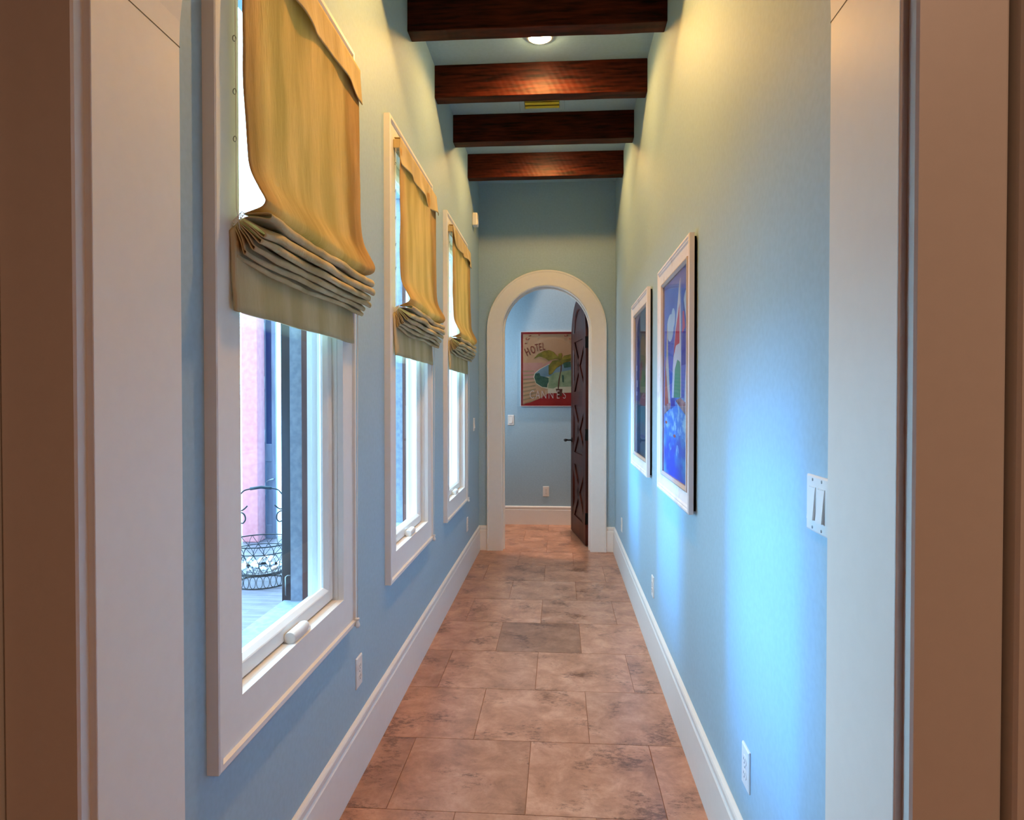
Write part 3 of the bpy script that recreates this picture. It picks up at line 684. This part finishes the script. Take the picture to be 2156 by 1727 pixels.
poly += [(2, pp([(345, 1000), (420, 860), (560, 760), (700, 690), (720, 740), (420, 900)])),
         (9, pp([(330, 1040), (350, 960), (450, 870), (640, 770), (PWu - 54, 760), (PWu - 54, 1270), (640, 1285), (500, 1250), (380, 1170)])),
         (4, pp([(345, 1040), (365, 960), (460, 880), (640, 780), (PWu - 54, 770), (PWu - 54, 1000), (640, 1030)])),
         (5, pp([(345, 1040), (365, 965), (450, 950), (470, 1010), (640, 1050), (660, 1100), (620, 1180), (610, 1250), (510, 1240), (385, 1160)])),
         (6, pp([(640, 1050), (760, 950), (PWu - 54, 880), (PWu - 54, 1230), (800, 1240), (740, 1275), (620, 1262), (640, 1150)])),
         (5, pp([(915, 990), (950, 1000), (960, 1150), (920, 1140)])), (5, pp([(930, 740), (1095, 720), (1095, 830), (960, 850)])),
         (9, pp([(620, 1290), (PWu - 54, 1232), (PWu - 54, 1360), (620, 1370)])),
         (0, pp([(112, 1590), (260, 1560), (450, 1480), (640, 1370), (PWu - 54, 1355), (PWu - 54, 1590)])),
         (8, pp([(890, 790), (915, 790), (905, 900), (875, 1030), (850, 1280), (828, 1280), (845, 1080), (880, 930)])), (8, pp([(785, 1278), (925, 1282), (912, 1430), (830, 1430)])),
         (10, pp([(330, 660), (420, 560), (560, 490), (660, 500), (760, 560), (870, 680), (760, 660), (640, 700), (560, 640), (440, 610)])),
         frond([(500, 520), (640, 480), (740, 520), (830, 620), (880, 690), (800, 660), (660, 690), (600, 660), (520, 640)]),
         (10, pp([(640, 980), (640, 800), (720, 700), (860, 680), (880, 720), (760, 780), (700, 860), (670, 1000)])), frond([(650, 960), (720, 790), (820, 720), (900, 720), (930, 770), (800, 850), (700, 980)]),
         (10, pp([(880, 690), (960, 600), (1095, 570), (1095, 700), (1000, 730), (920, 760)])), frond([(880, 680), (950, 610), (1095, 590), (1095, 650), (960, 680)]), frond([(830, 640), (840, 560), (900, 540), (920, 600), (880, 690)])]
art('print', po, poly, qm, lambda u, v, d: (u, -0.010 - d, v), 0.00012)
def glyph(ch, size, off_):
    c = bpy.data.curves.new('g', 'FONT'); c.body = ch; c.size = size; c.align_x = 'CENTER'; c.extrude = 0.0; c.offset = off_
    o = bpy.data.objects.new('g', c); COL.objects.link(o)
    bpy.context.view_layer.update()
    me = bpy.data.meshes.new_from_object(o.evaluated_get(bpy.context.evaluated_depsgraph_get()))
    vs = [tuple(p.co) for p in me.vertices]; fs = [tuple(p.vertices) for p in me.polygons]
    bpy.data.objects.remove(o); bpy.data.curves.remove(c); bpy.data.meshes.remove(me)
    return vs, fs
def lettering(name, m, items, off_):
    mb = MB()
    for ch, x, y, rot, sx, sy in items:
        vs, fs = glyph(ch, 1.0, off_)
        cx_, cy_ = pp([(x, y)])[0]; out = []
        for vx, vy, _ in vs:
            px, py = vx * sx, vy * sy
            out.append((cx_ + px * math.cos(rot) - py * math.sin(rot), -0.0150, cy_ + px * math.sin(rot) + py * math.cos(rot)))
        mb.add(out, fs)
    return mb.build(name, m, po)
lettering('hotel_lettering', paint('poster_brown_red', lin(120, 50, 34), lin(130, 58, 40), 8), [('H', 232, 590, R(24), 0.070, 0.128), ('O', 335, 545, R(18), 0.062, 0.122), ('T', 415, 505, R(12), 0.060, 0.122), ('E', 477, 492, R(9), 0.058, 0.120), ('L', 545, 480, R(6), 0.060, 0.120)], 0.008)
lettering('cannes_lettering', paint('poster_lettering_cream', lin(226, 190, 170), lin(232, 200, 180), 8), [('C', 300, 1480, 0, 0.085, 0.135), ('A', 420, 1480, 0, 0.085, 0.135), ('N', 545, 1480, 0, 0.085, 0.135), ('N', 690, 1480, 0, 0.085, 0.135), ('E', 835, 1480, 0, 0.080, 0.135), ('S', 965, 1480, 0, 0.085, 0.135)], -0.014)
# corner scrolls of the print
for x, y, k, m_ in ((190, 240, 0.9, 1), (250, 180, 0.5, -1), (160, 340, 0.4, 1), (1000, 180, 0.8, -1), (1075, 245, 0.5, 1), (440, 165, 0.4, 1)):
    pts = []
    for i in range(30):
        a = i / 29 * 4.6; r = (46 - 7.5 * a) * k
        px, py = pp([(x + m_ * r * math.cos(a), y + r * math.sin(a) * 0.9)])[0]; pts.append((px, -0.0148, py))
    mb = MB(); mb.tube(pts, 0.0022, 5); mb.build('scroll_motif', m_red, po)
mb = MB(); mb.box(0.004, PW - 0.004, -0.0172, -0.0168, 0.004, PH - 0.004); mb.build('glass', m_glass, po)

# ------------------------------------------------------------------ arched wooden door, open into the corridor
dr = thing('door_1', 'dark arched wooden door standing open in the far doorway', 'door', (0.298, 6.488, 0.0), R(98.7), kind='structure')
DW, DT, DZ0, DRs, DZS = 0.82, 0.043, 0.012, 0.41, 2.045
prof = [(0.41, 0.0), (0.41, DT), (0.300, DT), (0.290, DT - 0.010), (0.290, 0.010), (0.300, 0.0)]
mb = MB(); mb.sweep(arch_rows(0.41, DZS, prof, DZ0))
for a, b in ((DZ0, 0.20), (0.745, 0.865), (1.36, 1.50), (2.02, 2.115)):
    mb.prism([(0.11, a), (DW - 0.11, a), (DW - 0.11, b), (0.11, b)], 0.001, DT - 0.001, lambda p, q, d: (p, d, q))
mb.build('frame', m_door, dr)
mb = MB()
for a, b in ((0.20, 0.745), (0.865, 1.36), (1.50, 2.02)):
    for s_ in (1, -1):
        p0, p1 = Vector((0.11, a if s_ > 0 else b)), Vector((DW - 0.11, b if s_ > 0 else a))
        d_ = (p1 - p0).normalized(); n_ = Vector((-d_.y, d_.x)) * 0.045
        mb.prism([tuple(p0 + n_), tuple(p0 - n_), tuple(p1 - n_), tuple(p1 + n_)], 0.003, DT - 0.003, lambda p, q, d: (p, d, q))
mb.build('cross_brace', m_door, dr)
mb = MB(); mb.prism([(0.10, 0.05), (DW - 0.10, 0.05), (DW - 0.10, DZS)] + [(0.41 + 0.31 * math.cos(PI * k / 20), DZS + 0.31 * math.sin(PI * k / 20)) for k in range(1, 20)] + [(0.10, DZS)], 0.016, 0.027, lambda p, q, d: (p, d, q))
mb.build('panel', m_door_in, dr)
for z in (1.97, 1.08, 0.27):
    mb = MB(); mb.box(-0.006, 0.004, 0.004, DT - 0.004, z - 0.055, z + 0.055); mb.tube([(-0.006, DT, z - 0.055), (-0.006, DT, z + 0.055)], 0.006, 10); mb.build('hinge', m_black, dr)
hd = thing('door_handle', None, None, (0.755, DT, 0.985)); hd.parent = dr
mb = MB(); mb.lathe([(0.026, 0), (0.026, 0.006), (0.020, 0.010), (0.010, 0.012), (0.009, 0.05), (0.002, 0.052)], 20, Matrix.Rotation(-PI / 2, 4, 'X')); mb.build('rose', m_black, hd)
mb = MB(); mb.tube([(0, 0.045, 0), (0.0, 0.075, 0.004), (-0.02, 0.085, 0.002), (-0.07, 0.088, -0.004), (-0.115, 0.085, 0.0), (-0.125, 0.078, 0.006)], [0.009, 0.010, 0.010, 0.008, 0.009, 0.006], 12); mb.build('lever', m_black, hd)
mb = MB(); mb.box(DW - 0.003, DW + 0.002, 0.008, DT - 0.008, 0.88, 1.09); mb.build('latch_plate', m_black, dr)

# ------------------------------------------------------------------ outside the windows
m_deck = mat('grey_deck_boards', lin(150, 146, 160), 0.6); 
tc = nd(m_deck, 'ShaderNodeTexCoord'); mp = nd(m_deck, 'ShaderNodeMapping'); mp.inputs['Rotation'].default_value = (0, 0, R(28)); mp.inputs['Scale'].default_value = (1.2, 10, 1)
lk(m_deck, tc, 'Object', mp, 'Vector'); nn = nd(m_deck, 'ShaderNodeTexNoise', Scale=2.6, Detail=7.0); lk(m_deck, mp, 'Vector', nn, 'Vector')
rr_ = nd(m_deck, 'ShaderNodeValToRGB'); rr_.color_ramp.elements[0].position = 0.3; rr_.color_ramp.elements[0].color = lin(52, 40, 44); rr_.color_ramp.elements[1].position = 0.65; rr_.color_ramp.elements[1].color = lin(92, 80, 90)
lk(m_deck, nn, 'Fac', rr_, 'Fac'); lk(m_deck, rr_, 'Color', m_deck.node_tree.nodes['Principled BSDF'], 'Base Color')
mb = MB(); mb.box(-3.6, XO, 1.24, 6.9, -0.14, -0.02); tag(mb.build('deck', m_deck), 'weathered grey porch deck outside the windows', 'deck', kind='structure')
m_ground = mat('pale_paving', lin(205, 214, 216), 0.9, 0.1); noisy(m_ground, lin(196, 206, 208), lin(214, 222, 224), 8, 4)
mb = MB(); mb.box(-40, XO, -12, 40, -0.4, -0.2); tag(mb.build('ground', m_ground), 'pale paving of the courtyard beyond the porch', 'ground', kind='structure')

m_pink = mat('pink_stucco', lin(168, 104, 106), 0.8, 0.1); noisy(m_pink, lin(164, 99, 102), lin(174, 110, 112), 22, 5, bumpy=0.2)
pc = thing('porch_post', 'pink stucco porch post behind the wire basket outside', 'post', (-3.10, 6.62, -0.02))
mb = MB(); mb.box(-0.085, 0.085, -0.085, 0.085, 0.0, 3.2); mb.build('shaft', m_pink, pc, bevel=0.01)

m_bluewood = mat('blue_grey_painted_wood', lin(84, 84, 100), 0.5); noisy(m_bluewood, lin(76, 76, 92), lin(94, 94, 110), 5, 5, stretch=(6, 6, 0.6))
pd = thing('patio_door', 'blue grey half-glazed door leaf beside the pink porch post', 'door', (-3.09, 6.76, -0.02), 0)
mb = MB()
for a, b, c, d in ((0, 0.065, 0, 2.6), (0.128, 0.172, 0, 2.6), (0.065, 0.128, 0, 0.14), (0.065, 0.128, 0.80, 0.98), (0.065, 0.128, 2.45, 2.6)): mb.box(a, b, -0.02, 0.02, c, d)
mb.build('frame', m_bluewood, pd, bevel=0.003)
mb = MB(); mb.box(0.065, 0.128, -0.008, 0.008, 0.14, 0.80); mb.build('panel', m_bluewood, pd)
mb = MB(); mb.box(0.065, 0.128, -0.006, 0.006, 0.98, 2.45); mb.build('glass', mat('dark_blue_glass', lin(16, 30, 70), 0.15, 0.5), pd)
for z in (0.45, 1.0, 1.55, 2.1):
    mb = MB(); mb.tube([(0.056, -0.024, z), (0.056, -0.024, z + 0.13)], 0.005, 8); mb.build('hinge', m_screw, pd)
mb = MB(); mb.tube([(0.15, -0.02, 0.62), (0.15, -0.06, 0.62), (0.12, -0.065, 0.61), (0.09, -0.06, 0.59)], 0.006, 8); mb.build('handle', m_screw, pd)

BX, BY = -2.33, 5.10
wb = thing('wire_basket', 'black wrought iron wire basket with tall scrolled handle on the porch', 'basket', (BX, BY, -0.02))
def circ(r, z, n=40): return [(r * math.cos(2 * PI * k / n), r * math.sin(2 * PI * k / n), z) for k in range(n)]
mb = MB(); mb.tube(circ(0.205, 0.006), 0.005, 6, True); mb.tube(circ(0.208, 0.100), 0.004, 6, True)
for k in range(26):
    a = 2 * PI * k / 26; ct, st = math.cos(a), math.sin(a)
    pts = [(0.207 * ct - st * 0.022 * math.cos(b), 0.207 * st + ct * 0.022 * math.cos(b), 0.053 + 0.044 * math.sin(b)) for b in [2 * PI * q / 12 for q in range(12)]]
    mb.tube(pts, 0.0025, 5, True)
mb.build('stand_band', m_black, wb)
mb = MB(); mb.tube(circ(0.222, 0.262), 0.004, 6, True); mb.tube(circ(0.262, 0.330), 0.005, 6, True); mb.tube(circ(0.205, 0.110), 0.006, 6, True)
for k in range(18):
    a = 2 * PI * k / 18
    for s_ in (1, -1):
        pts = []
        for q in range(11):
            t = q / 10; b = a + s_ * (0.17 * math.sin(t * PI)); r = 0.195 + 0.035 * math.sin(t * 2.2); pts.append((r * math.cos(b), r * math.sin(b), 0.11 + 0.152 * t))
        mb.tube(pts, 0.0022, 5)
    b0 = a
    mb.tube([(0.222 * math.cos(b0), 0.222 * math.sin(b0), 0.262), (0.25 * math.cos(b0 + 0.1), 0.25 * math.sin(b0 + 0.1), 0.30), (0.262 * math.cos(b0 + 0.17), 0.262 * math.sin(b0 + 0.17), 0.33)], 0.0022, 5)
    mb.tube([(0.222 * math.cos(b0), 0.222 * math.sin(b0), 0.262), (0.25 * math.cos(b0 - 0.1), 0.25 * math.sin(b0 - 0.1), 0.30), (0.262 * math.cos(b0 - 0.17), 0.262 * math.sin(b0 - 0.17), 0.33)], 0.0022, 5)
    pts = []
    for q in range(14):
        t = q / 13 * 4.4; r = 0.020 - 0.0033 * t; bb = b0 + (r * math.cos(t + 0.5)) / 0.22; pts.append((0.226 * math.cos(bb), 0.226 * math.sin(bb), 0.236 + r * math.sin(t + 0.5)))
    mb.tube(pts, 0.0022, 5)
for rr in (0.05, 0.11, 0.16): mb.tube(circ(rr, 0.104, 28), 0.0025, 5, True)
mb.build('bowl_wires', m_black, wb)
mb = MB()
for sx in (-1, 1):
    ar = R(20)
    def P2(x, z): return (x * math.cos(ar), x * math.sin(ar), z)
    up_ = [P2(sx * 0.255, 0.30), P2(sx * 0.245, 0.42), P2(sx * 0.205, 0.53), P2(sx * 0.16, 0.56), P2(sx * 0.125, 0.545), P2(sx * 0.115, 0.505), P2(sx * 0.135, 0.475), P2(sx * 0.16, 0.485)]
    mb.tube(smooth_line(up_, 5), 0.0055, 7)
    top = [P2(sx * 0.10, 0.61), P2(sx * 0.125, 0.585), P2(sx * 0.15, 0.575), P2(sx * 0.17, 0.60), P2(sx * 0.172, 0.65), P2(sx * 0.15, 0.70), P2(sx * 0.11, 0.735), P2(sx * 0.0, 0.75)]
    mb.tube(smooth_line(top, 5), 0.0055, 7)
mb.tube([P2(-0.08, 0.742), P2(0, 0.752), P2(0.08, 0.742)], 0.012, 8)
mb.build('handle', m_black, wb)
m_shell = [paint('shell_white', lin(214, 216, 222), lin(236, 232, 228), 14), paint('shell_pink', lin(222, 180, 170), lin(236, 214, 206), 14), paint('shell_brown', lin(170, 120, 96), lin(214, 180, 160), 14)]
rs = random.Random(3)
spots = []
for layer, (rad, zz, cnt) in enumerate(((0.160, 0.137, 13), (0.110, 0.186, 7))):
    tries = 0; got = 0
    while got < cnt and tries < 4000:
        tries += 1; a = rs.uniform(0, 2 * PI); r = rad * math.sqrt(rs.random()); x, y = r * math.cos(a), r * math.sin(a)
        if all((x - p[0]) ** 2 + (y - p[1]) ** 2 > 0.068 ** 2 for p in spots if p[3] == layer): spots.append((x, y, zz, layer)); got += 1
for x, y, z, _l in spots:
    L = rs.uniform(0.022, 0.029)
    mb = MB(); rows = []
    for i in range(15):
        t = i / 14; prof_r = L * (0.06 + 0.80 * math.sin(min(1.0, t * 1.35) * PI * 0.72) * (1 - 0.25 * t)) * (1 + 0.10 * math.sin(t * 26))
        rows.append([(prof_r * math.cos(b), prof_r * math.sin(b) * 0.85, (t - 0.5) * 2 * L) for b in [2 * PI * q / 12 for q in range(12)]])
    mb.sweep(rows, smooth=True)
    o = mb.build('seashell', m_shell[rs.choice((0, 0, 0, 1, 1, 2))], None, (BX + x, BY + y, z - 0.02))
    o.rotation_euler = (rs.uniform(1.1, 2.0), rs.uniform(-0.3, 0.3), rs.uniform(0, 6.28))
    tag(o, 'pale seashell heaped inside the black wire basket outside the window', 'seashell', 'seashells in the wire basket')

# ------------------------------------------------------------------ daylight, lamps and corridor fill
W = bpy.data.worlds.new('sky'); S.world = W; W.use_nodes = True
bg = W.node_tree.nodes['Background']; bg.inputs['Color'].default_value = (0.40, 0.73, 1.0, 1); bg.inputs['Strength'].default_value = 7.4
def sun(elev, k, az=-6.0):
    L = bpy.data.lights.new('daylight', 'SUN'); L.energy = k; L.color = (0.04, 0.37, 1.0); L.angle = R(11 if elev < 5 else 5)
    o = bpy.data.objects.new('daylight', L); COL.objects.link(o)
    d = Vector((math.cos(R(elev)) * math.cos(R(az)), math.cos(R(elev)) * math.sin(R(az)), -math.sin(R(elev))))
    o.rotation_euler = d.to_track_quat('-Z', 'Y').to_euler()
for e_, k in ((3, 0.62), (9, 0.60), (15, 0.82), (21, 0.78)):
    for a_, q_ in ((-3.0, 0.68), (-9.0, 0.32)): sun(e_, k * q_, a_)

def area(loc, rot, size, power, col, name='unseen_area_light'):
    L = bpy.data.lights.new(name, 'AREA'); L.shape = 'DISK'; L.size = size; L.energy = power; L.color = col
    o = bpy.data.objects.new(name, L); COL.objects.link(o); o.location = loc; o.rotation_euler = rot
area((1.3, -0.9, 3.15), (0, 0, 0), 0.5, 14, (1.0, 0.60, 0.38))
L = bpy.data.lights.new('corridor_lamp', 'SPOT'); L.energy = 200; L.color = (1.0, 0.69, 0.52); L.spot_size = R(36); L.spot_blend = 0.25; L.shadow_soft_size = 0.05
o = bpy.data.objects.new('corridor_lamp', L); COL.objects.link(o); o.location = (0.2, 7.28, 4.42)
area((-1.35, 7.0, 1.9), (0, -PI / 2, 0), 0.8, 8.5, (0.7, 0.85, 1.0))  # added bluish corridor fill, standing in for daylight from an unseen window

# ------------------------------------------------------------------ camera
f_px = 1412.73; pit, yaw = 0.0157, 0.0698
cam = bpy.data.cameras.new('camera'); cam.sensor_width = 36; cam.sensor_fit = 'HORIZONTAL'; cam.lens = 36 * f_px / 2156; cam.clip_start = 0.02
co = bpy.data.objects.new('camera', cam); COL.objects.link(co)
co.location = (0, 0, 1.42); co.rotation_euler = (PI / 2 - pit, 0, yaw)
S.camera = co
S.view_settings.view_transform = 'Standard'; S.view_settings.look = 'None'; S.view_settings.gamma = 1.0; S.view_settings.exposure = 1.15
S.view_settings.use_curve_mapping = False
S.cycles.use_denoising = True
S.cycles.max_bounces = 10; S.cycles.diffuse_bounces = 6; S.cycles.transparent_max_bounces = 12; S.cycles.caustics_reflective = False; S.cycles.caustics_refractive = False
S.cycles.sample_clamp_indirect = 4.0
